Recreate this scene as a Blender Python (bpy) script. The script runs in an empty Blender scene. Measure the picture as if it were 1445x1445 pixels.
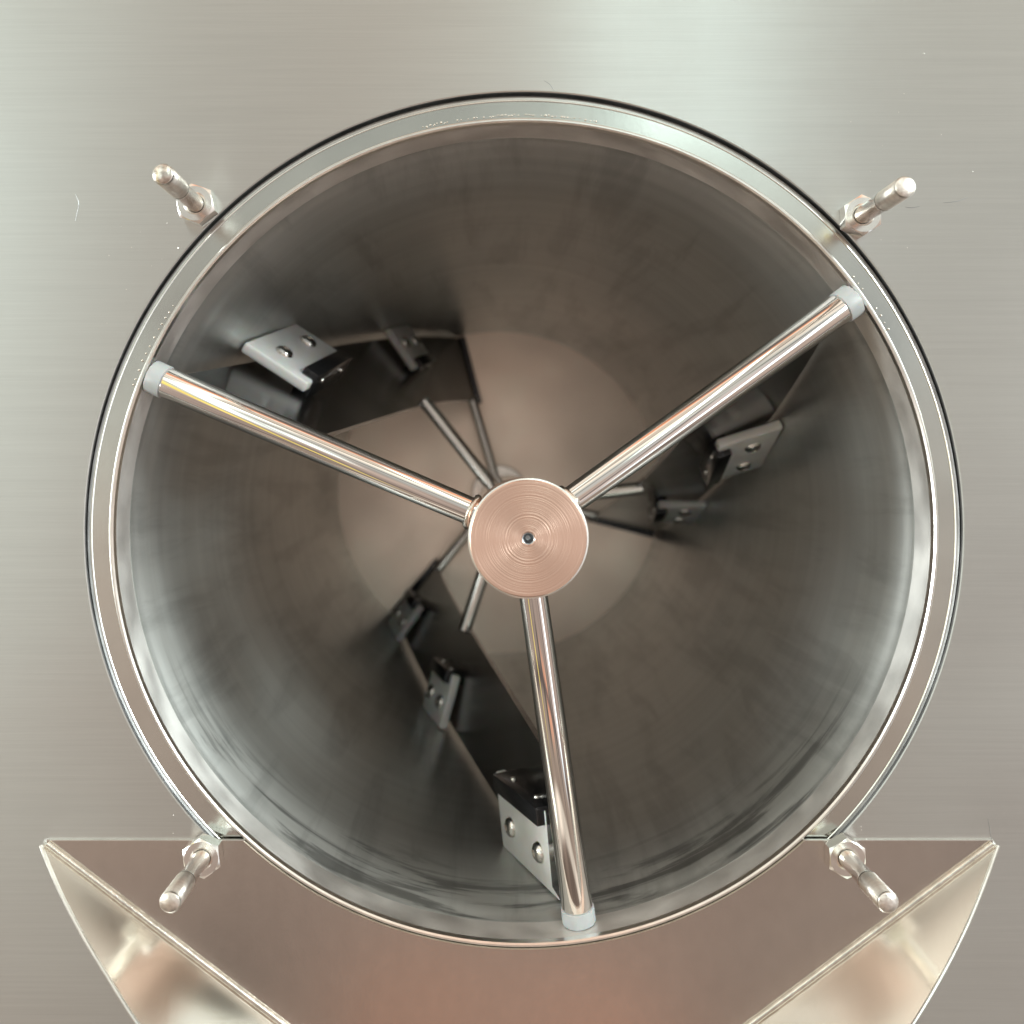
import bpy, bmesh, math, random
from mathutils import Vector, Matrix
random.seed(7)
PI = math.pi
sc = bpy.context.scene
C = sc.collection

# ---------------------------------------------------------------- camera
VX, VY, PPM, FPX = 682.0, 658.0, 2314.0, 1400.0     # axis point, pixels per metre at the rim, focal length in photo pixels
D = FPX / PPM                                       # camera to rim distance (0.605 m)
R = 0.25                                            # rim radius
CX, CZ = -57.0 / PPM, 93.5 / PPM
cd = bpy.data.cameras.new('camera'); cam = bpy.data.objects.new('camera', cd); C.objects.link(cam)
cam.location = (CX, -D, CZ); cam.rotation_euler = (PI / 2, 0, 0)
cd.sensor_width = 36; cd.lens = 36 * FPX / 1445
cd.shift_x = (722.5 - VX) / 1445; cd.shift_y = -(722.5 - VY) / 1445
cd.clip_start = 0.01; cd.clip_end = 50
cd.dof.use_dof = True; cd.dof.focus_distance = D; cd.dof.aperture_fstop = 6.3
sc.camera = cam

def W(px, py, y=0.0):
    """photo pixel at depth y -> world point"""
    s = D / (D + y)
    return Vector(((px - VX) / (PPM * s) + CX, y, -(py - VY) / (PPM * s) + CZ))

# ---------------------------------------------------------------- render / world
sc.view_settings.view_transform = 'Standard'; sc.view_settings.look = 'None'
sc.view_settings.exposure = 0; sc.view_settings.gamma = 1
sc.render.engine = 'CYCLES'
cy = sc.cycles
cy.use_denoising = True
try: cy.denoiser = 'OPENIMAGEDENOISE'
except Exception: pass
cy.max_bounces = 24; cy.glossy_bounces = 20; cy.diffuse_bounces = 4; cy.transmission_bounces = 4
cy.sample_clamp_indirect = 6; cy.blur_glossy = 0.3; cy.caustics_reflective = True

world = bpy.data.worlds.new('World'); sc.world = world; world.use_nodes = True
NT = world.node_tree; NT.nodes.clear()
def wn(t, **k):
    n = NT.nodes.new(t)
    for a, b in k.items(): setattr(n, a, b)
    return n
def wm(op, a, b=None, c=None):
    n = wn('ShaderNodeMath', operation=op)
    for i, v in enumerate((a, b, c)):
        if v is None: continue
        if isinstance(v, (int, float)): n.inputs[i].default_value = v
        else: NT.links.new(v, n.inputs[i])
    return n.outputs[0]
tc = wn('ShaderNodeTexCoord'); sx = wn('ShaderNodeSeparateXYZ'); NT.links.new(tc.outputs['Generated'], sx.inputs[0])
gx, gy, gz = sx.outputs
DEG = 180 / PI
az = wm('MULTIPLY', wm('ARCTAN2', gx, wm('MULTIPLY', gy, -1)), DEG)     # 0 = behind the camera, + = photo right
el = wm('MULTIPLY', wm('ARCSINE', gz), DEG)
def sstep(v, lo, hi):
    n = wn('ShaderNodeMapRange', interpolation_type='SMOOTHSTEP'); NT.links.new(v, n.inputs[0])
    n.inputs[1].default_value = lo; n.inputs[2].default_value = hi
    return n.outputs[0]
def box(a0, a1, e0, e1, sa=4, se=4):
    a = wm('MULTIPLY', sstep(az, a0 - sa, a0 + sa), wm('SUBTRACT', 1, sstep(az, a1 - sa, a1 + sa)))
    e = wm('MULTIPLY', sstep(el, e0 - se, e0 + se), wm('SUBTRACT', 1, sstep(el, e1 - se, e1 + se)))
    return wm('MULTIPLY', a, e)
# the hall behind the camera: brown floor and goods below, grey-green walls, bright roof lights above
ramp = wn('ShaderNodeValToRGB'); NT.links.new(wm('MULTIPLY_ADD', el, 1 / 180, 0.5), ramp.inputs[0])
stops = [(-90, (.10, .08, .07)), (-60, (.20, .15, .12)), (-42, (.40, .32, .26)), (-26, (.40, .32, .275)), (-12, (.50, .40, .34)),
         (-1, (.58, .47, .40)), (3, (.64, .58, .52)), (7, (.56, .55, .51)), (22, (.55, .56, .52)), (28, (.66, .67, .61)), (34, (1.18, 1.10, .95)),
         (64, (1.2, 1.08, .9)), (70, (1.2, .50, .26)), (76, (.25, .2, .17)), (90, (.15, .14, .13))]
cr = ramp.color_ramp
while len(cr.elements) > 1: cr.elements.remove(cr.elements[-1])
for i, (e, c) in enumerate(stops):
    x = cr.elements[0] if i == 0 else cr.elements.new(e / 180 + .5)
    x.position = e / 180 + .5; x.color = (*c, 1)
col = ramp.outputs[0]
def mixc(fac, c, mode='MIX'):
    global col
    n = wn('ShaderNodeMix', data_type='RGBA', blend_type=mode)
    NT.links.new(fac, n.inputs[0]); NT.links.new(col, n.inputs[6]); n.inputs[7].default_value = (*c, 1)
    col = n.outputs[2]
BOXES = [   # az0, az1, el0, el1, softness az, el, colour
    (-7, -1, -40, -28, 2.5, 3, (.95, .42, .24)),
    (3, 10, -38, -29, 2.5, 3, (1.05, .46, .27)),        # terracotta patches, added for the orange glow in the chute plate
    (-22, -12, -42, -25, 3, 3, (.15, .13, .11)),
    (15, 22, -42, -28, 3, 3, (.20, .17, .14)),
    (-80, 80, -35, -32, 5, 1.5, (.16, .13, .12)),
    (-80, 80, -54, -48, 5, 1.5, (.95, .85, .72)),
    (-21, -16, 4, 36, 1.5, 6, (.60, .55, .50)),       # tonal columns, added for the light and dark bands in the panel
    (20, 22.5, -6, 40, 1.2, 6, (.36, .35, .34)),
    (24.5, 26, -10, 40, .8, 6, (.85, .86, .82)),
    (-33, -24.5, -2, 42, 1.5, 8, (1.75, 2.0, 1.9)),
    (-23, -21.5, 6, 42, .6, 8, (1.3, 1.4, 1.3)),
    (17.5, 24, 2, 42, 1.5, 6, (.40, .41, .41)),
    (-34, -19, 13, 34, 4, 5, (.78, .78, .70)),        # pale patches added either side to brighten the chute side plates
    (17, 32, 13, 34, 4, 5, (.78, .78, .70)),
    (-80, 80, 20.5, 23.5, 5, 1, (.16, .16, .15)),     # beams
    (-80, 80, 44, 47.5, 5, .8, (.22, .2, .17)),
    (-80, 80, 57, 58.5, 5, .6, (.5, .4, .3)),
    (-34, 34, 49, 63, 5, 2, (.72, .62, .50)),
    (9, 15.5, 18, 62, 2, 5, (2.7, 3.3, 3.15)),           # tall window, right of centre
    (-42, -35, -2, 62, 3, 8, (1.7, 1.95, 1.85)),      # window far left
    (27.5, 31, -44, 12, 1.2, 6, (.10, .09, .10)),     # dark strip added for a reflected line on the bottom arm
    (36, 44, -34, 12, 3, 6, (.85, .75, .70)),
    (47, 56, -34, 40, 2, 6, (1.9, 2.1, 2.2)),         # window far right
    (-50, -45, -40, 30, 1.5, 8, (1.35, 1.1, .30)),    # yellow strip added for a reflected band on the bottom arm
    (-73, -62, -8, 16, 3, 5, (22, 23.5, 23)),       # strong glow added at left for the glint on the right drum wall
    (50, 63, 12, 30, 2, 4, (31, 34, 33)),          # strong glow added upper right for the lower left drum glint
    (-110, -84, -40, 50, 5, 6, (.20, .20, .19)),
    (84, 110, -40, 50, 5, 6, (.20, .20, .19)),
]
for a0, a1, e0, e1, sa, se, c in BOXES: mixc(box(a0, a1, e0, e1, sa, se), c)
wnz = wn('ShaderNodeTexNoise'); wnz.inputs['Scale'].default_value = 2.6; wnz.inputs['Detail'].default_value = 3
NT.links.new(tc.outputs['Generated'], wnz.inputs['Vector'])
mr = wn('ShaderNodeMapRange'); NT.links.new(wnz.outputs[0], mr.inputs[0])
mr.inputs[1].default_value = .3; mr.inputs[2].default_value = .7; mr.inputs[3].default_value = .72; mr.inputs[4].default_value = 1.28
bg = wn('ShaderNodeBackground'); NT.links.new(col, bg.inputs[0]); NT.links.new(mr.outputs[0], bg.inputs[1])
wo = wn('ShaderNodeOutputWorld'); NT.links.new(bg.outputs[0], wo.inputs[0])

# ---------------------------------------------------------------- materials
def steel(name, base, rough, aniso=0.0, var=0.0, vscale=(1, 1, 1), bump=0.0, bscale=(1, 1, 1), rvar=0.0, rscale=(3, 3, 3), coords='Object', metallic=1.0,
          specks=0.0, polar=False):
    m = bpy.data.materials.new(name); m.use_nodes = True; t = m.node_tree; N = t.nodes; L = t.links
    b = N['Principled BSDF']; b.inputs['Metallic'].default_value = metallic
    b.inputs['Base Color'].default_value = (*base, 1); b.inputs['Roughness'].default_value = rough
    src = None
    tc = N.new('ShaderNodeTexCoord'); src = tc.outputs[coords]
    def noise(scale, detail=4, rgh=.6):
        mp = N.new('ShaderNodeMapping'); mp.inputs['Scale'].default_value = scale; L.new(src, mp.inputs[0])
        n = N.new('ShaderNodeTexNoise'); n.inputs['Scale'].default_value = 1; n.inputs['Detail'].default_value = detail; n.inputs['Roughness'].default_value = rgh
        L.new(mp.outputs[0], n.inputs['Vector']); return n.outputs[0]
    def rng(v, a, b_, lo=.3, hi=.7):
        r = N.new('ShaderNodeMapRange'); L.new(v, r.inputs[0])
        r.inputs[1].default_value = lo; r.inputs[2].default_value = hi; r.inputs[3].default_value = a; r.inputs[4].default_value = b_
        return r.outputs[0]
    if var:
        hs = N.new('ShaderNodeHueSaturation'); hs.inputs['Color'].default_value = (*base, 1)
        L.new(rng(noise(vscale), 1 - var, 1 + var), hs.inputs['Value']); L.new(hs.outputs[0], b.inputs['Base Color'])
    if rvar:
        L.new(rng(noise(rscale, 1.5, .5), max(.02, rough - rvar), rough + rvar), b.inputs['Roughness'])
    h = None
    if bump:
        bp = N.new('ShaderNodeBump'); bp.inputs['Strength'].default_value = bump; bp.inputs['Distance'].default_value = .0004
        L.new(noise(bscale, 6, .7), bp.inputs['Height']); h = bp.outputs[0]
    if specks:
        vo = N.new('ShaderNodeTexVoronoi'); vo.inputs['Scale'].default_value = specks; L.new(src, vo.inputs['Vector'])
        gt = N.new('ShaderNodeMath'); gt.operation = 'LESS_THAN'; gt.inputs[1].default_value = .035; L.new(vo.outputs['Distance'], gt.inputs[0])
        b2 = N.new('ShaderNodeBump'); b2.inputs['Strength'].default_value = .8; b2.inputs['Distance'].default_value = .0006
        L.new(gt.outputs[0], b2.inputs['Height'])
        if h is not None: L.new(h, b2.inputs['Normal'])
        h = b2.outputs[0]
    if h is not None: L.new(h, b.inputs['Normal'])
    if aniso:
        b.inputs['Anisotropic'].default_value = aniso
        tg = N.new('ShaderNodeTangent'); tg.direction_type = 'UV_MAP'; tg.uv_map = 'UVMap'; L.new(tg.outputs[0], b.inputs['Tangent'])
        b.inputs['Anisotropic Rotation'].default_value = .25
    return m

M = {}
M['panel'] = steel('brushed_panel_steel', (.685, .695, .675), .33, aniso=.90, var=.035, vscale=(9, 1, 520), bump=.16, bscale=(22, 1, 1100), rvar=.04, rscale=(7, 7, 7))
M['plate'] = steel('chute_plate_steel', (.61, .565, .52), .20, var=.03, vscale=(90, 1, 60), bump=.12, bscale=(420, 1, 300), rvar=.04, rscale=(9, 9, 9))
M['side'] = steel('chute_side_steel', (.90, .86, .79), .16, var=.03, vscale=(8, 8, 8), rvar=.05, rscale=(9, 9, 9), bump=.05, bscale=(300, 30, 30))
M['ring'] = steel('flange_ring_steel', (.66, .67, .63), .185, var=.06, vscale=(14, 14, 14), rvar=.07, rscale=(12, 12, 12), bump=.08, bscale=(120, 120, 120))
M['cut'] = steel('raw_cut_steel', (.48, .50, .52), .4, var=.2, vscale=(40, 40, 40))
M['ring2'] = steel('ring_edge_steel', (.50, .48, .46), .3, var=.1, vscale=(40, 40, 40))
M['edge'] = steel('bright_edge_steel', (.92, .90, .86), .28, var=.1, vscale=(60, 60, 60))
M['drum'] = steel('drum_wall_steel', (.56, .57, .555), .31, aniso=.80, polar=True, var=.07, vscale=(3, 55, 3), bump=.05, bscale=(6, 260, 6))
M['collar'] = steel('drum_mouth_steel', (.78, .77, .75), .48, aniso=.85, polar=True, var=.08, vscale=(40, 40, 40), rvar=.08, rscale=(30, 40, 30))
M['end'] = steel('end_wall_steel', (1.0, .84, .73), .335, var=.05, vscale=(7, 7, 7), rvar=.05, rscale=(12, 12, 12))
M['rod'] = steel('polished_rod_steel', (.86, .82, .79), .055, rvar=.02, rscale=(40, 40, 40), var=.03, vscale=(30, 30, 30))
M['dark'] = steel('dark_blade_steel', (.13, .13, .13), .20, rvar=.05, rscale=(8, 8, 8))
M['black'] = steel('black_bracket', (.06, .06, .065), .18, metallic=.7)
M['bolt'] = steel('bolt_steel', (.90, .87, .83), .20, var=.05, vscale=(90, 90, 90), rvar=.05, rscale=(60, 60, 60))
M['weld'] = steel('weld_steel', (.82, .77, .70), .22, var=.15, vscale=(90, 90, 90), bump=.5, bscale=(350, 350, 350))
M['nylon'] = steel('white_nylon', (.94, .93, .91), .42, metallic=0.0, var=.05, vscale=(60, 60, 60))
M['nylon'].node_tree.nodes['Principled BSDF'].inputs['Subsurface Weight'].default_value = .25
M['nylon'].node_tree.nodes['Principled BSDF'].inputs['Subsurface Scale'].default_value = .004

M['thread'] = steel('thread_steel', (.86, .80, .74), .30, var=.12, vscale=(60, 500, 60), bump=.25, bscale=(40, 1100, 40))
_t = M['thread'].node_tree; _w = _t.nodes.new('ShaderNodeTexWave'); _w.bands_direction = 'Y'; _w.inputs['Scale'].default_value = 240; _w.inputs['Distortion'].default_value = .6
_c = _t.nodes.new('ShaderNodeTexCoord'); _t.links.new(_c.outputs['Object'], _w.inputs['Vector'])
_b = _t.nodes.new('ShaderNodeBump'); _b.inputs['Strength'].default_value = .8; _b.inputs['Distance'].default_value = .0004
_t.links.new(_w.outputs['Fac'], _b.inputs['Height']); _t.links.new(_b.outputs[0], _t.nodes['Principled BSDF'].inputs['Normal'])
M['cap2'] = steel('rough_stud_end', (.86, .80, .74), .33, var=.25, vscale=(260, 60, 260), bump=1.0, bscale=(500, 100, 500))
M['cap'] = steel('sawn_stud_end', (.72, .66, .60), .20, var=.3, vscale=(260, 60, 260), bump=.25, bscale=(400, 100, 400))
def drum_streaks(m):
    t = m.node_tree; N = t.nodes; L = t.links; b = N['Principled BSDF']
    tc = N.new('ShaderNodeTexCoord'); sp = N.new('ShaderNodeSeparateXYZ'); L.new(tc.outputs['UV'], sp.inputs[0])
    def mr(v, a, b_, c, d):
        r = N.new('ShaderNodeMapRange'); r.interpolation_type = 'SMOOTHSTEP'; L.new(v, r.inputs[0])
        for k, x in enumerate((a, b_, c, d)): r.inputs[k + 1].default_value = x
        return r.outputs[0]
    def mul(a, b_):
        n = N.new('ShaderNodeMath'); n.operation = 'MULTIPLY'; L.new(a, n.inputs[0]); L.new(b_, n.inputs[1]); return n.outputs[0]
    def ns(sc_, lo, hi, off):
        mp = N.new('ShaderNodeMapping'); mp.inputs['Scale'].default_value = sc_; mp.inputs['Location'].default_value = off; L.new(tc.outputs['Object'], mp.inputs[0])
        n = N.new('ShaderNodeTexNoise'); n.inputs['Scale'].default_value = 1; n.inputs['Detail'].default_value = 5; n.inputs['Roughness'].default_value = .6; n.inputs['Distortion'].default_value = .4
        L.new(mp.outputs[0], n.inputs['Vector']); return mr(n.outputs[0], lo, hi, 0, 1)
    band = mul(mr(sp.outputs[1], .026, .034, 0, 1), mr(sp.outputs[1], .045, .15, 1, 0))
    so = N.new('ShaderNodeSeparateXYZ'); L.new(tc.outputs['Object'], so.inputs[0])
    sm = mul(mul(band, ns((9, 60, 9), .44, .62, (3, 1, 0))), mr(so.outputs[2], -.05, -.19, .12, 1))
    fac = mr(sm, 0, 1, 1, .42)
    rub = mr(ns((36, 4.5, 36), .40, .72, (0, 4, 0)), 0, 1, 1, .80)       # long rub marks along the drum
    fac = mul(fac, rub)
    src = b.inputs['Base Color'].links[0].from_socket
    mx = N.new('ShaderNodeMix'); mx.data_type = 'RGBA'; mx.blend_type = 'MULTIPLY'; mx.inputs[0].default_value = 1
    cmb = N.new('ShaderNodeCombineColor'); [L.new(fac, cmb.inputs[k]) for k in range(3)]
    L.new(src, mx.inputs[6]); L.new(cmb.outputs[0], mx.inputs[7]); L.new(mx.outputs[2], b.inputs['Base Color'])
    ro = N.new('ShaderNodeMath'); ro.operation = 'MULTIPLY_ADD'; L.new(ns((7, 3, 7), .3, .7, (9, 0, 0)), ro.inputs[0]); ro.inputs[1].default_value = .06; L.new(mr(sp.outputs[1], .028, .17, .46, .30), ro.inputs[2])
    L.new(ro.outputs[0], b.inputs['Roughness'])
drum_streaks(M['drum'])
M['sleeve'] = M['nylon'].copy(); M['sleeve'].name = 'translucent_nylon'
for n_ in M['sleeve'].node_tree.nodes:
    if n_.type == 'HUE_SAT': n_.inputs['Color'].default_value = (.50, .53, .54, 1)
def hub_material():
    m = bpy.data.materials.new('turned_hub_steel'); m.use_nodes = True; t = m.node_tree; N = t.nodes; L = t.links
    b = N['Principled BSDF']; b.inputs['Metallic'].default_value = 1; b.inputs['Base Color'].default_value = (.96, .69, .57, 1); b.inputs['Roughness'].default_value = .30; b.inputs['Anisotropic'].default_value = .7; b.inputs['Anisotropic Rotation'].default_value = .25
    tg = N.new('ShaderNodeTangent'); tg.direction_type = 'RADIAL'; tg.axis = 'Y'; L.new(tg.outputs[0], b.inputs['Tangent'])
    tc = N.new('ShaderNodeTexCoord'); sp = N.new('ShaderNodeSeparateXYZ'); L.new(tc.outputs['Object'], sp.inputs[0])
    l = N.new('ShaderNodeMath'); l.operation = 'POWER'; l.inputs[1].default_value = 2; L.new(sp.outputs[0], l.inputs[0])
    q = N.new('ShaderNodeMath'); q.operation = 'POWER'; q.inputs[1].default_value = 2; L.new(sp.outputs[2], q.inputs[0])
    a = N.new('ShaderNodeMath'); a.operation = 'ADD'; L.new(l.outputs[0], a.inputs[0]); L.new(q.outputs[0], a.inputs[1])
    s = N.new('ShaderNodeMath'); s.operation = 'SQRT'; L.new(a.outputs[0], s.inputs[0])
    n = N.new('ShaderNodeTexNoise'); n.noise_dimensions = '1D'; n.inputs['Scale'].default_value = 1100; n.inputs['Detail'].default_value = 4
    L.new(s.outputs[0], n.inputs['W'])
    # grooves fade towards the rim
    f = N.new('ShaderNodeMapRange'); L.new(s.outputs[0], f.inputs[0]); f.inputs[1].default_value = .004; f.inputs[2].default_value = .026; f.inputs[3].default_value = 1; f.inputs[4].default_value = .55
    bp = N.new('ShaderNodeBump'); bp.inputs['Distance'].default_value = .00026; L.new(n.outputs[0], bp.inputs['Height']); L.new(f.outputs[0], bp.inputs['Strength'])
    L.new(bp.outputs[0], b.inputs['Normal'])
    return m
M['hub'] = hub_material()

# ---------------------------------------------------------------- mesh helpers
def link(name, bm, mat, parent=None, smooth=True, angle=35):
    me = bpy.data.meshes.new(name); bm.normal_update(); bm.to_mesh(me); bm.free()
    o = bpy.data.objects.new(name, me); C.objects.link(o); me.materials.append(mat)
    if smooth:
        for p in me.polygons: p.use_smooth = True
        me.set_sharp_from_angle(angle=math.radians(angle))
    if parent is not None: o.parent = parent
    return o
def thing(name, label, cat, loc=(0, 0, 0), group=None):
    o = bpy.data.objects.new(name, None); C.objects.link(o); o.location = loc; o.empty_display_size = .02
    o['label'] = label; o['category'] = cat
    if group: o['group'] = group
    return o
def frame(origin, ex, ey, ez):
    return Matrix(((ex.x, ey.x, ez.x, origin.x), (ex.y, ey.y, ez.y, origin.y), (ex.z, ey.z, ez.z, origin.z), (0, 0, 0, 1)))
def add_box(bm, a, b, mat=Matrix(), bevel=0.0, seg=2):
    a, b = Vector(a), Vector(b)
    r = bmesh.ops.create_cube(bm, size=1)
    vs = r['verts']
    for v in vs:
        v.co = Vector([(a[i] + b[i]) / 2 + v.co[i] * (b[i] - a[i]) for i in range(3)])
    if bevel:
        es = list({e for v in vs for e in v.link_edges})
        rr = bmesh.ops.bevel(bm, geom=es, offset=bevel, segments=seg, affect='EDGES', profile=.5)
        vs = list({v for f in rr['faces'] for v in f.verts} | {v for v in vs if v.is_valid})
    # collect whole island
    seen = set(vs); st = list(vs)
    while st:
        v = st.pop()
        for e in v.link_edges:
            o = e.other_vert(v)
            if o not in seen: seen.add(o); st.append(o)
    for v in seen: v.co = mat @ v.co
def lathe(bm, prof, n=64, axis_mat=Matrix(), closed_ends=True, uv=False):
    """prof: list of (r, h); revolved round local Y, h along Y"""
    rings = []
    uvl = bm.loops.layers.uv.new('UVMap') if uv else None
    for r, h in prof:
        if r < 1e-7: rings.append([bm.verts.new(axis_mat @ Vector((0, h, 0)))])
        else: rings.append([bm.verts.new(axis_mat @ Vector((r * math.cos(2 * PI * i / n), h, r * math.sin(2 * PI * i / n)))) for i in range(n)])
    for k in range(len(rings) - 1):
        A, B = rings[k], rings[k + 1]
        for i in range(n):
            j = (i + 1) % n
            if len(A) == 1 and len(B) == 1: continue
            if len(A) == 1: f = bm.faces.new((A[0], B[j], B[i]))
            elif len(B) == 1: f = bm.faces.new((A[i], A[j], B[0]))
            else: f = bm.faces.new((A[i], A[j], B[j], B[i]))
            if uv and len(f.verts) == 4:
                for lp, (ii, kk) in zip(f.loops, ((i, k), (i + 1, k), (i + 1, k + 1), (i, k + 1))):
                    lp[uvl].uv = (ii / n, prof[kk][1])
    if closed_ends:
        for ring in (rings[0], rings[-1]):
            if len(ring) > 2: bm.faces.new(ring)
    bmesh.ops.recalc_face_normals(bm, faces=bm.faces)
def rod_matrix(p, q):
    d = (q - p); L_ = d.length; ey = d.normalized()
    up = Vector((0, 1, 0)) if abs(ey.y) < .9 else Vector((1, 0, 0))
    ex = ey.cross(up).normalized(); ez = ex.cross(ey)
    return frame(p, ex, ey, ez), L_
def tube(bm, pts, rad, n=10, jitter=0.0, closed=False):
    rings = []
    m = len(pts)
    for k, p in enumerate(pts):
        a = pts[(k - 1) % m] if closed else pts[max(0, k - 1)]; b = pts[(k + 1) % m] if closed else pts[min(m - 1, k + 1)]
        t = (b - a).normalized(); u = t.cross(Vector((0, 1, 0)));
        if u.length < .1: u = t.cross(Vector((1, 0, 0)))
        u.normalize(); w = t.cross(u)
        r = (rad[k] if isinstance(rad, (list, tuple)) else rad) * (1 + random.uniform(-jitter, jitter))
        rings.append([bm.verts.new(p + (u * math.cos(2 * PI * i / n) + w * math.sin(2 * PI * i / n)) * r) for i in range(n)])
    for k in range(m if closed else m - 1):
        A, B = rings[k], rings[(k + 1) % m]
        for i in range(n): bm.faces.new((A[i], A[(i + 1) % n], B[(i + 1) % n], B[i]))
    if not closed: bm.faces.new(rings[0]); bm.faces.new(rings[-1])
    bmesh.ops.recalc_face_normals(bm, faces=bm.faces)

# ================================================================ housing
RP = 618.0 / PPM            # hole in the panel
PY = -0.0020                # panel front face
Zoff = (751.5 - 749) / PPM  # hole sits a touch above the drum axis
house = thing('drum_housing', 'brushed stainless steel machine front with a large round drum opening', 'machine housing')
bm = bmesh.new(); uvl = bm.loops.layers.uv.new('UVMap')
N_ = 360; HX = .95
inn, bck, out, outb = [], [], [], []
for i in range(N_):
    a = 2 * PI * i / N_; c, s = math.cos(a), math.sin(a)
    k = HX / max(abs(c), abs(s))
    inn.append(bm.verts.new((RP * c, PY, RP * s + Zoff))); bck.append(bm.verts.new((RP * c, .0005, RP * s + Zoff)))
    out.append(bm.verts.new((k * c, PY, k * s))); outb.append(bm.verts.new((k * c, .0005, k * s)))
rimv = []
for i in range(N_):
    a = 2 * PI * i / N_; r2 = RP + .0007
    rimv.append(bm.verts.new((r2 * math.cos(a), PY, r2 * math.sin(a) + Zoff)))
for v in inn: v.co.y = PY + .0004
for i in range(N_):
    j = (i + 1) % N_
    for q in ((rimv[i], rimv[j], out[j], out[i]), (inn[i], inn[j], rimv[j], rimv[i]), (out[i], out[j], outb[j], outb[i])):
        f = bm.faces.new(q)
        for lp in f.loops: lp[uvl].uv = (lp.vert.co.x, lp.vert.co.z)
bmesh.ops.recalc_face_normals(bm, faces=bm.faces)
# normals must face the camera
if sum(f.normal.y * f.calc_area() for f in bm.faces) > 0: bmesh.ops.reverse_faces(bm, faces=bm.faces)
link('front_panel', bm, M['panel'], house, angle=25)

# raw cut inside the hole and the dark joint behind it
RO = 584.5 / PPM
bm = bmesh.new(); lathe(bm, [(RP, PY + .0004), (RP, .0012), (RP + .001, .0014), (RP + .001, .014), (RO, .014)], 360, closed_ends=False)
for v in bm.verts: v.co.z += Zoff
for f in bm.faces:
    c = f.calc_center_median()
    if f.normal.x * c.x + f.normal.z * c.z > .001: f.normal_flip()
link('cut_hole', bm, M['cut'], house, angle=30)
# flat flange ring just behind the hole
RO = 584.5 / PPM            # outside of the lip
bm = bmesh.new()
lathe(bm, [(RP - .0005, .012), (RP - .0005, .0012), (RP - .0012, .0007), (RP - .0030, .0006)], 360, closed_ends=False)
link('ring_edge', bm, M['ring2'], house)
bm = bmesh.new(); lathe(bm, [(RP - .0029, .0008), (RP - .0031, .0003), (RP - .0036, .0001), (RP - .0040, .0004)], 360, closed_ends=False)
link('seam_bead', bm, M['edge'], house)
bm = bmesh.new(); lathe(bm, [(RP - .0028, .0006), (RO + .0005, .0006), (RO + .0005, .004)], 360, closed_ends=False)
if sum(f.normal.y for f in bm.faces) > 0: bmesh.ops.reverse_faces(bm, faces=bm.faces)
link('flange_ring', bm, M['ring'], house)

# rim: the rolled bright end of the drum
bm = bmesh.new()
lathe(bm, [(RO, .004), (RO, -.0008), (RO - .0008, -.0016), (R + .0009, -.0016), (R, -.0006), (R, .004)], 360, closed_ends=False)
link('rim', bm, M['edge'], house)
# fine weld pimples round the top of the ring
bm = bmesh.new()
for a0, a1, st in ((80, 104, .45), (28, 38, .9), (146, 160, 1.1)):
    a = a0
    while a < a1:
        r = RO + .0022 + random.uniform(-.0004, .0004); t = math.radians(a)
        m = Matrix.Translation((r * math.cos(t), .0002, r * math.sin(t))) @ Matrix.Diagonal((1, .45, 1, 1))
        if random.random() < .8: bmesh.ops.create_icosphere(bm, subdivisions=1, radius=random.uniform(.0004, .0008), matrix=m)
        a += st * random.uniform(.7, 1.3)
w_ = link('weld_bead', bm, M['weld'], house); w_['kind'] = 'stuff'

# drum wall with a shallow rolled groove behind the rim
YE = .93
prof = [(R, .004)]
y = .006
y = .024; prof = [(R - .0012, .024)]
while y < YE:
    r = R
    if y > .02: r = R - .0012 + .0030 * math.exp(-((y - .034) / .007) ** 2) + .0011 * math.exp(-((y - .066) / .009) ** 2)
    elif y > .014: r = R - .0012 * (y - .014) / .006
    prof.append((r, y)); y += .003 if y < .1 else .02
prof.append((R - .0012, YE))
bm = bmesh.new(); lathe(bm, [(R, .004), (R, .008), (R - .0002, .014), (R - .0008, .020), (R - .0012, .024)], 256, closed_ends=False, uv=True)
for f in bm.faces:
    c = f.calc_center_median()
    if f.normal.x * c.x + f.normal.z * c.z > 0: f.normal_flip()
link('drum_mouth', bm, M['collar'], house, angle=60)
bm = bmesh.new(); lathe(bm, prof, 256, closed_ends=False, uv=True)
for v in bm.verts:                                  # the sheet is hand-rolled: not perfectly round
    a = math.atan2(v.co.z, v.co.x); k = 1 + .0010 * math.sin(3 * a + 1) * min(1, v.co.y / .05) + .0007 * math.sin(7 * a + v.co.y * 9) * min(1, v.co.y / .05)
    v.co.x *= k; v.co.z *= k
for f in bm.faces:
    c = f.calc_center_median()
    if f.normal.x * c.x + f.normal.z * c.z > 0: f.normal_flip()
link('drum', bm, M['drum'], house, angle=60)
bm = bmesh.new(); lathe(bm, [(R + .01, YE - .001), (0, YE - .001)], 128, closed_ends=False)
for f in bm.faces:
    if f.normal.y > 0: f.normal_flip()
link('end_wall', bm, M['end'], house)

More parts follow.
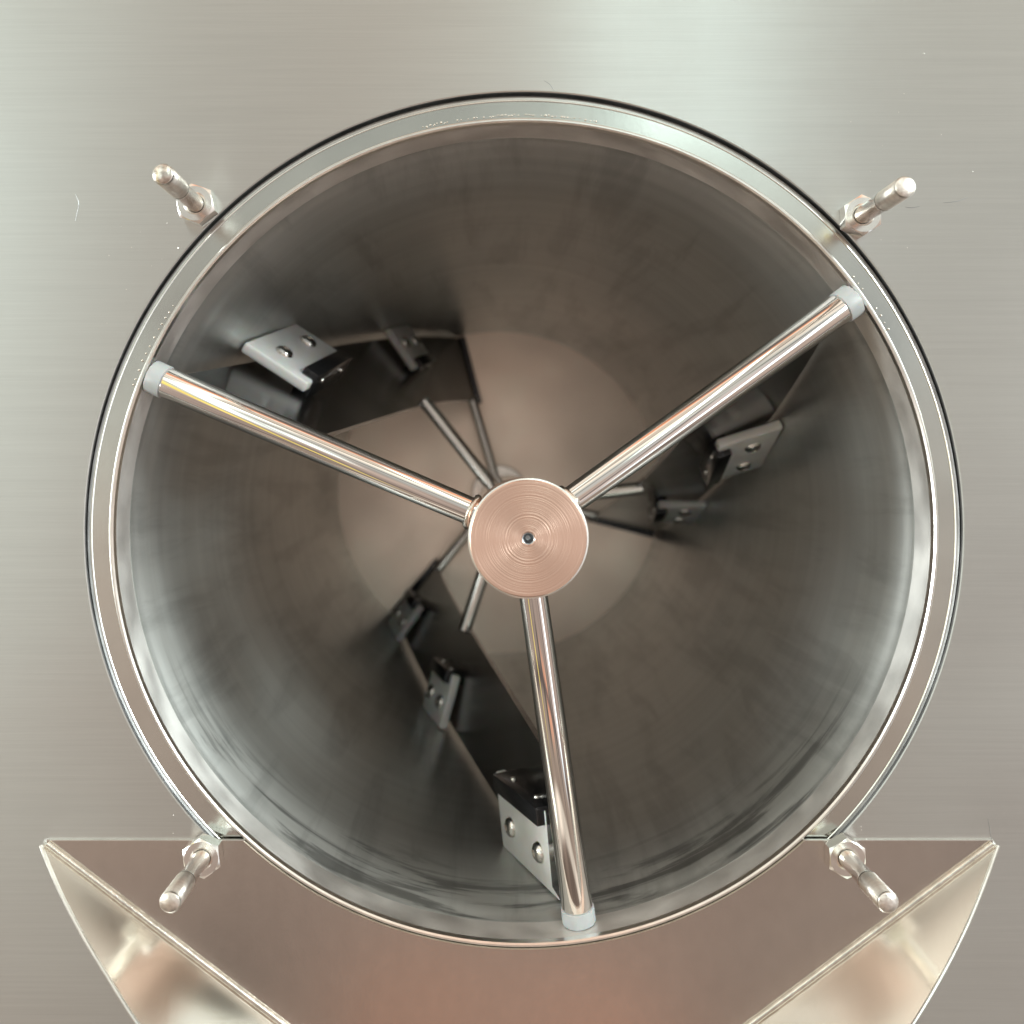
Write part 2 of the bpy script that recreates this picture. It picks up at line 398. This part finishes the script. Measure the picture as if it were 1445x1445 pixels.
# ================================================================ rotor
rotor = thing('mixing_rotor', 'polished three-armed rotor with dark spiral blades inside the round drum', 'mixer rotor', (0, 0, 0))
HR = .0338
bm = bmesh.new()
lathe(bm, [(0, .03), (HR, .03), (HR, -.0440), (HR - .0012, -.0452), (.0040, -.0452), (.0034, -.0446)], 96, closed_ends=False)
hub = link('hub', bm, M['hub'], rotor, angle=30); hub.location = (.0008, 0, -.0004)
bm = bmesh.new(); lathe(bm, [(.0034, -.0446), (.0030, -.0444), (.0028, -.0410), (.0014, -.0385), (0, -.038)], 40, closed_ends=False)
link('centre_hole', bm, M['cut'], hub)
bm = bmesh.new(); lathe(bm, [(HR - .0016, -.0449), (HR + .0003, -.0443), (HR + .0004, -.0428), (HR + .0001, -.0418)], 96, closed_ends=False)
link('chamfer', bm, M['edge'], hub)
bm = bmesh.new(); lathe(bm, [(0, .93), (HR * .94, .93), (HR * .94, .0302), (0, .0302)], 64)
link('shaft', bm, M['rod'], rotor, angle=30)
bm = bmesh.new(); lathe(bm, [(0, .929), (HR * 1.25, .929), (HR * 1.25, .895), (HR * 1.2, .893), (0, .893)], 64)
link('collar', bm, M['bolt'], rotor, angle=30)

def e_r(t): return Vector((math.cos(t), 0, math.sin(t)))
def e_cw(t): return Vector((math.sin(t), 0, -math.cos(t)))
# front arms with nylon tips
ARMS = [(157.3, -.010, .006, .2475), (35.2, -.010, .005, .2478), (278.3, -.010, .018, .2480)]
for deg, yh, yt, rt in ARMS:
    t = math.radians(deg); p = e_r(t) * (HR - .004) + Vector((0, yh, 0)); q = e_r(t) * (rt - .0094) + Vector((0, yt, 0))
    mt, L_ = rod_matrix(p, q)
    bm = bmesh.new()
    lathe(bm, [(0, 0), (.0084, 0), (.0086, .02), (.0098, L_ - .001), (.0094, L_), (0, L_)], 48, mt)
    arm = link('arm', bm, M['rod'], rotor, angle=40)
    bm = bmesh.new()
    pr = [(0, L_ + .0002), (.0098, L_ + .0002), (.0104, L_ + .0003), (.0106, L_ + .0092), (.0103, L_ + .0097), (0, L_ + .0098)]
    lathe(bm, pr, 48, mt)
    for v in bm.verts:
        if (mt.inverted() @ v.co).y > L_ + .006: v.co += Vector([random.uniform(-.0002, .0002) for _ in range(3)])
    link('tip_sleeve', bm, M['sleeve'], arm, angle=50)
    # weld collar where the arm meets the hub
    bm = bmesh.new()
    ax = mt.to_3x3() @ Vector((0, 1, 0)); base = e_r(t) * (HR + .0012) + Vector((0, yh, 0))
    pts, rr = [], []
    u = e_cw(t); w = ax.cross(u).normalized()
    for k in range(28):
        a = 2 * PI * k / 28; cw = math.cos(a)
        d = u * cw * .0092 + w * math.sin(a) * .0092
        pts.append(base + d - e_r(t) * (.0092 * cw) ** 2 / (2 * HR) * 1.1); rr.append(.0019 + random.uniform(-.0005, .0006))
    tube(bm, pts, rr, 8, closed=True)
    link('weld_bead', bm, M['weld'], arm, angle=80)

# ribbon blades
RI, ROUT = .575 * R, .965 * R
BL = [dict(t0=157.5, a=23.2, b=8.3, mid=.88, dt=-1.5, scr=(.35, 1.02)),
      dict(t0=278.0, a=25.2, b=5.0, mid=.82, dt=2.5, scr=(.175, .80, 1.34)),
      dict(t0=36.5, a=38.0, b=-2.6, mid=.785, dt=0, scr=(.52, 1.06))]
def bt(B, z): return math.radians(B['t0'] - B['a'] * z - B['b'] * z * z)
for B in BL:
    bm = bmesh.new(); n = 72; T_ = .004
    rows = []
    for k in range(n + 1):
        z = .035 + (1.49 - .035) * k / n; t = bt(B, z); y = z * D
        sl = .2 * math.radians(B['a'] + 2 * B['b'] * z) / D
        nn = (e_cw(t) - Vector((0, sl, 0))).normalized() * T_ / 2
        rows.append([bm.verts.new(e_r(t) * r + Vector((0, y, 0)) + sg * nn) for r, sg in ((RI, 1), (.5 * (RI + ROUT), 1), (ROUT, 1), (ROUT, -1), (.5 * (RI + ROUT), -1), (RI, -1))])
    for k in range(n):
        for i in range(6): bm.faces.new((rows[k][i], rows[k][(i + 1) % 6], rows[k + 1][(i + 1) % 6], rows[k + 1][i]))
    bm.faces.new(rows[0]); bm.faces.new(rows[-1])
    bmesh.ops.recalc_face_normals(bm, faces=bm.faces)
    link('spiral_blade', bm, M['dark'], rotor, angle=40)
    # rods from the shaft
    for z, r0 in ((B['mid'], .0074), (1.45, .0068)):
        t = bt(B, z); c = e_cw(t) * (.0 if z > 1.4 else .005)
        p = e_r(t) * HR * .8 + Vector((0, z * D, 0)); q = e_r(t) * (RI + .006) + Vector((0, z * D, 0)) + c
        mt, L_ = rod_matrix(p, q); bm = bmesh.new()
        lathe(bm, [(0, 0), (r0, 0), (r0, L_ - .0015), (r0 - .0015, L_), (0, L_)], 24, mt)
        link('support_rod', bm, M['rod'], rotor, angle=40)
    # flat bar stiffening the far edge of the blade
    t = bt(B, 1.495); bm = bmesh.new()
    mt = frame(Vector((0, 1.50 * D, 0)), e_r(t), Vector((0, 1, 0)), e_r(t).cross(Vector((0, 1, 0))))
    add_box(bm, (RI - .004, -.003, -.008), (ROUT + .003, .004, .008), mt, .001)
    link('end_bar', bm, M['black'], rotor, smooth=False)
    # scrapers
    for z in B['scr']:
        t = bt(B, z) + math.radians(B['dt']) * (z < .6); sl = .34
        Tv = (e_cw(t) * sl + Vector((0, 1, 0))).normalized(); Nv = (e_cw(t) - Vector((0, sl, 0))).normalized()
        o = Vector((0, z * D, 0)); mt = frame(o, Tv, e_r(t), Nv); Lh = .055
        if z > .6: Lh = .037
        bm = bmesh.new(); add_box(bm, (-Lh, .757 * R, .010), (Lh, .990 * R, .019), mt, .0022, 3)
        pl = link('scraper', bm, M['nylon'], rotor, angle=40)
        bm = bmesh.new(); add_box(bm, (-Lh * .80, .749 * R, .0015), (Lh * .80, .802 * R, .0250), mt, .0014, 2)
        link('bracket', bm, M['black'], pl, angle=40)
        for sx_ in (-.5, .5):
            mb = mt @ Matrix.Translation((sx_ * Lh, .895 * R, .019)) @ Matrix.Rotation(PI / 2, 4, 'X')
            bm = bmesh.new(); lathe(bm, [(.0076, .0), (.0076, .0008), (.0062, .0032), (.0036, .0046), (.0028, .0047), (.0026, .0030), (0, .0030)], 28, mb, closed_ends=False)
            link('bolt', bm, M['bolt'], pl, angle=50)
        for sx_ in (-.45, .4):
            mb = mt @ Matrix.Translation((sx_ * Lh, .749 * R, .016)) @ Matrix.Rotation(PI, 4, 'X')
            bm = bmesh.new(); lathe(bm, [(.0026, 0), (.0022, .0012), (0, .0015)], 16, mb, closed_ends=False)
            link('screw', bm, M['bolt'], pl, angle=50)

# ================================================================ discharge chute
ch = thing('discharge_chute', 'v-shaped steel discharge chute with two upright side plates under the drum opening', 'chute', W(735, 1400, PY))
off = -ch.matrix_basis.translation
def chl(name, bm, mat, **k):
    for v in bm.verts: v.co += off
    return link(name, bm, mat, ch, **k)
PYF = PY - .0013
A, Bc = W(66, 1186, PYF), W(1401, 1187, PYF)
AL, AR = W(66, 1191, PYF), W(1401, 1191, PYF)
sl_l = (W(398, 1446, PYF) - AL); sl_r = (W(1062, 1445, PYF) - AR)
rc = RO + .0002
top = A.z
def vline(x):
    l = AL.z + (x - AL.x) * sl_l.z / sl_l.x; r = AR.z + (x - AR.x) * sl_r.z / sl_r.x
    return max(l, r, W(0, 1640, PYF).z)
bm = bmesh.new(); uvl = bm.loops.layers.uv.new('UVMap'); cols = []
xs = [A.x + (Bc.x - A.x) * k / 700 for k in range(701)]
for x in xs:
    zt = top
    if abs(x) < rc:
        za = -math.sqrt(rc * rc - x * x)
        if za < top: zt = za
    zb = min(vline(x), zt - .0002)
    cols.append([bm.verts.new((x, PYF, zt)), bm.verts.new((x, PYF, zb)), bm.verts.new((x, PY + .0002 if zt == top else .0004, zt))])
for k in range(700):
    a, b = cols[k], cols[k + 1]
    for q in ((a[0], b[0], b[1], a[1]), (a[0], a[2], b[2], b[0])):
        f = bm.faces.new(q)
        for lp in f.loops: lp[uvl].uv = (lp.vert.co.z, lp.vert.co.x)
bmesh.ops.recalc_face_normals(bm, faces=bm.faces)
if sum(f.normal.y * f.calc_area() for f in bm.faces) > 0: bmesh.ops.reverse_faces(bm, faces=bm.faces)
chl('back_plate', bm, M['plate'], angle=25)
# bright cut edge along the top of the plate and round the opening
bm = bmesh.new()
pts = [Vector((v.x, PYF + .0004, v.z)) for v in (A, W(200, 1186, PYF), W(350, 1186, PYF))]
xl = -math.sqrt(rc * rc - top * top)
add_box(bm, (A.x, PYF - .0002, top - .0001), (xl + .001, PY + .0006, top + .0003)); chl('cut_edge', bm, M['edge'], smooth=False); bm = bmesh.new(); add_box(bm, (-xl - .001, PYF - .0002, top - .0001), (Bc.x, PY + .0006, top + .0003))
chl('cut_edge', bm, M['edge'], smooth=False)

FL = math.radians(28)
def side(front_px, P0, P1):
    """upright plate standing on the weld line P0-P1 (photo pixels); front_px: outline of its free edge"""
    a0 = W(P0[0], P0[1], PYF); ld = (W(P1[0], P1[1], PYF) - a0).normalized(); nin = Vector((-ld.z, 0, ld.x))
    if nin.z < 0: nin = -nin
    n = nin * math.cos(FL) - Vector((0, 1, 0)) * math.sin(FL)      # the plate leans outward
    base, free = [], []
    for p in front_px:
        w = W(p[0], p[1], 0) - cam.location; k = (a0 - cam.location).dot(n) / w.dot(n)
        f = cam.location + w * k; free.append(f); base.append(a0 + ld * max(0, (f - a0).dot(ld)))
    return base, free
def smooth_pts(P, n=10):
    out = []
    for k in range(len(P) - 1):
        a = P[max(0, k - 1)]; b = P[k]; c = P[k + 1]; d = P[min(len(P) - 1, k + 2)]
        for i in range(n):
            t = i / n
            out.append(tuple(.5 * (2 * b[j] + (c[j] - a[j]) * t + (2 * a[j] - 5 * b[j] + 4 * c[j] - d[j]) * t * t + (3 * b[j] - a[j] - 3 * c[j] + d[j]) * t ** 3) for j in range(2)))
    out.append(P[-1]); return out
for P, P0, P1, sg in (([(59, 1192), (86, 1256), (117, 1316), (151, 1373), (197, 1445), (262, 1530), (335, 1610), (420, 1690)], (66, 1192), (398, 1446), 1),
                      ([(1407, 1192), (1386, 1250), (1361, 1310), (1329, 1373), (1286, 1445), (1228, 1530), (1160, 1610), (1080, 1690)], (1401, 1192), (1062, 1445), -1)):
    base, free = side(smooth_pts(P), P0, P1)
    d = (base[-1] - base[0]).normalized(); nrm = Vector((-d.z, 0, d.x)) * (1 if sg > 0 else -1)
    if nrm.z < 0: nrm = -nrm
    nn_ = nrm * math.cos(FL) - Vector((0, 1, 0)) * math.sin(FL); th = nn_ * -.0022
    bm = bmesh.new(); rows = []
    base[0] = base[0].copy()
    for b, f in zip(base, free):
        if f.y > b.y - .0008: f.y = b.y - .0008
        rows.append([bm.verts.new(b), bm.verts.new(f), bm.verts.new(f + th), bm.verts.new(b + th)])
    for k in range(len(rows) - 1):
        for i in range(4): bm.faces.new((rows[k][i], rows[k][(i + 1) % 4], rows[k + 1][(i + 1) % 4], rows[k + 1][i]))
    bm.faces.new(rows[0]); bm.faces.new(rows[-1])
    bmesh.ops.recalc_face_normals(bm, faces=bm.faces)
    sp = chl('side_plate', bm, M['side'], angle=30)
    bm = bmesh.new(); tube(bm, [f + th * .5 - Vector((0, .0003, 0)) + off for f in free], .00125, 8, jitter=.05)
    link('ground_edge', bm, M['edge'], sp)
    bm = bmesh.new(); pts = [base[0] + (base[-1] - base[0]) * k / 150 + nrm * .0012 + Vector((0, -.0009, 0)) + off for k in range(151)]
    tube(bm, pts, .0019, 8, jitter=.06)
    link('weld_bead', bm, M['weld'], sp, angle=80)

# ================================================================ studs
def make_stud(name, label, hex_rot, cap, length=.069):
    st = thing(name, label, 'stud', group='threaded studs round the drum opening')
    bm = bmesh.new(); r0, r1 = .0053, .0059
    lathe(bm, [(0, .002), (r0, .002), (r0, -length * .56), (r1, -length * .575), (r1, -length * .60)], 40, closed_ends=False)
    prof = [(r1 - .0004, -length * .60), (r1, -length * .61)]
    link('shank', bm, M['bolt'], st, angle=50)
    bm = bmesh.new()
    prof += [(r1, -length + .0008), (r1 - .0008, -length + .0001)]
    lathe(bm, prof, 40, closed_ends=False)
    for f in bm.faces:
        c = f.calc_center_median()
        if f.normal.x * c.x + f.normal.z * c.z < 0: f.normal_flip()
    link('thread', bm, M['thread'], st, angle=80)
    bm = bmesh.new(); lathe(bm, [(r1 - .0008, -length + .0001), (r1 - .0009, -length), (0, -length)], 40, closed_ends=False); link('sawn_end', bm, M[cap], st, angle=50)
    bm = bmesh.new(); H = .0100; af = .0107
    k = af / math.cos(PI / 6)
    rings = []
    for lvl in range(5):
        ring = []
        for i in range(60):
            a = 2 * PI * i / 60; loc = ((a + PI / 6) % (PI / 3)) - PI / 6; hexr = af / math.cos(loc)
            q, y = ((hexr, -.0002), (hexr, -H + max(0, hexr - af * .96) * .58), (af * .96, -H), (.0068, -H), (.0055, -H + .0010))[lvl]
            ring.append(bm.verts.new((q * math.cos(a + hex_rot), y, q * math.sin(a + hex_rot))))
        rings.append(ring)
    for A_, B_ in zip(rings, rings[1:]):
        for i in range(60): bm.faces.new((A_[i], A_[(i + 1) % 60], B_[(i + 1) % 60], B_[i]))
    bmesh.ops.recalc_face_normals(bm, faces=bm.faces)
    link('nut', bm, M['bolt'], st, angle=25)
    return st
STUDS = [((275, 287), .20, 'upper left threaded steel stud with hex nut on the bare panel', PY),
         ((1218, 303), .05, 'upper right threaded steel stud with a rough bright tip on the bare panel', PY),
         ((284, 1212), .12, 'threaded steel stud through the left corner of the chute plate', PYF),
         ((1196, 1212), .0, 'threaded steel stud through the right corner of the chute plate', PYF)]
for (px, py), hr, lab, yy in STUDS:
    s_ = make_stud('threaded_stud', lab, hr, 'cap2' if 'rough' in lab else 'cap'); s_.location = W(px, py, yy - .0095); s_.location.y = yy

# ================================================================ hairline scratches and polishing grit on the panel
def stroke(pts, w, y):
    bm = bmesh.new(); P = smooth_pts(pts, 6)
    tube(bm, [W(px, py, y - w * .4) for px, py in P], [w * (.35 + .65 * math.sin(PI * (k + .5) / len(P))) for k in range(len(P))], 5)
    return bm
for pts in ([(1331, 286), (1343, 285), (1354, 283), (1366, 278)], [(106, 274), (111, 286), (109, 300), (106, 312)], [(768, 114), (776, 119), (782, 128)],
            [(1277, 292), (1287, 293), (1298, 291)], [(1394, 1155), (1397, 1172), (1399, 1186)]):
    link('scratch', stroke(pts, .00019, PY), M['cut'], house)
bm = bmesh.new()
spots = [(190, 390, 40, 9), (1300, 240, 60, 5), (1240, 345, 30, 5), (1250, 180, 50, 4), (250, 330, 22, 5), (1200, 350, 22, 4), (280, 1160, 16, 8), (1215, 1160, 16, 6)]
for x0, y0, sp_, n in spots:
    for _ in range(n):
        px, py = random.gauss(x0, sp_), random.gauss(y0, sp_)
        if math.hypot(px - 739, py - 747) < 628: continue
        m = Matrix.Translation(W(px, py, PY)) @ Matrix.Rotation(random.random() * 3, 4, 'Y') @ Matrix.Diagonal((random.uniform(.8, 2.0), .5, 1, 1))
        bmesh.ops.create_icosphere(bm, subdivisions=1, radius=random.uniform(.0002, .0004), matrix=m)
g = link('polishing_grit', bm, M['edge'], house); g['kind'] = 'stuff'
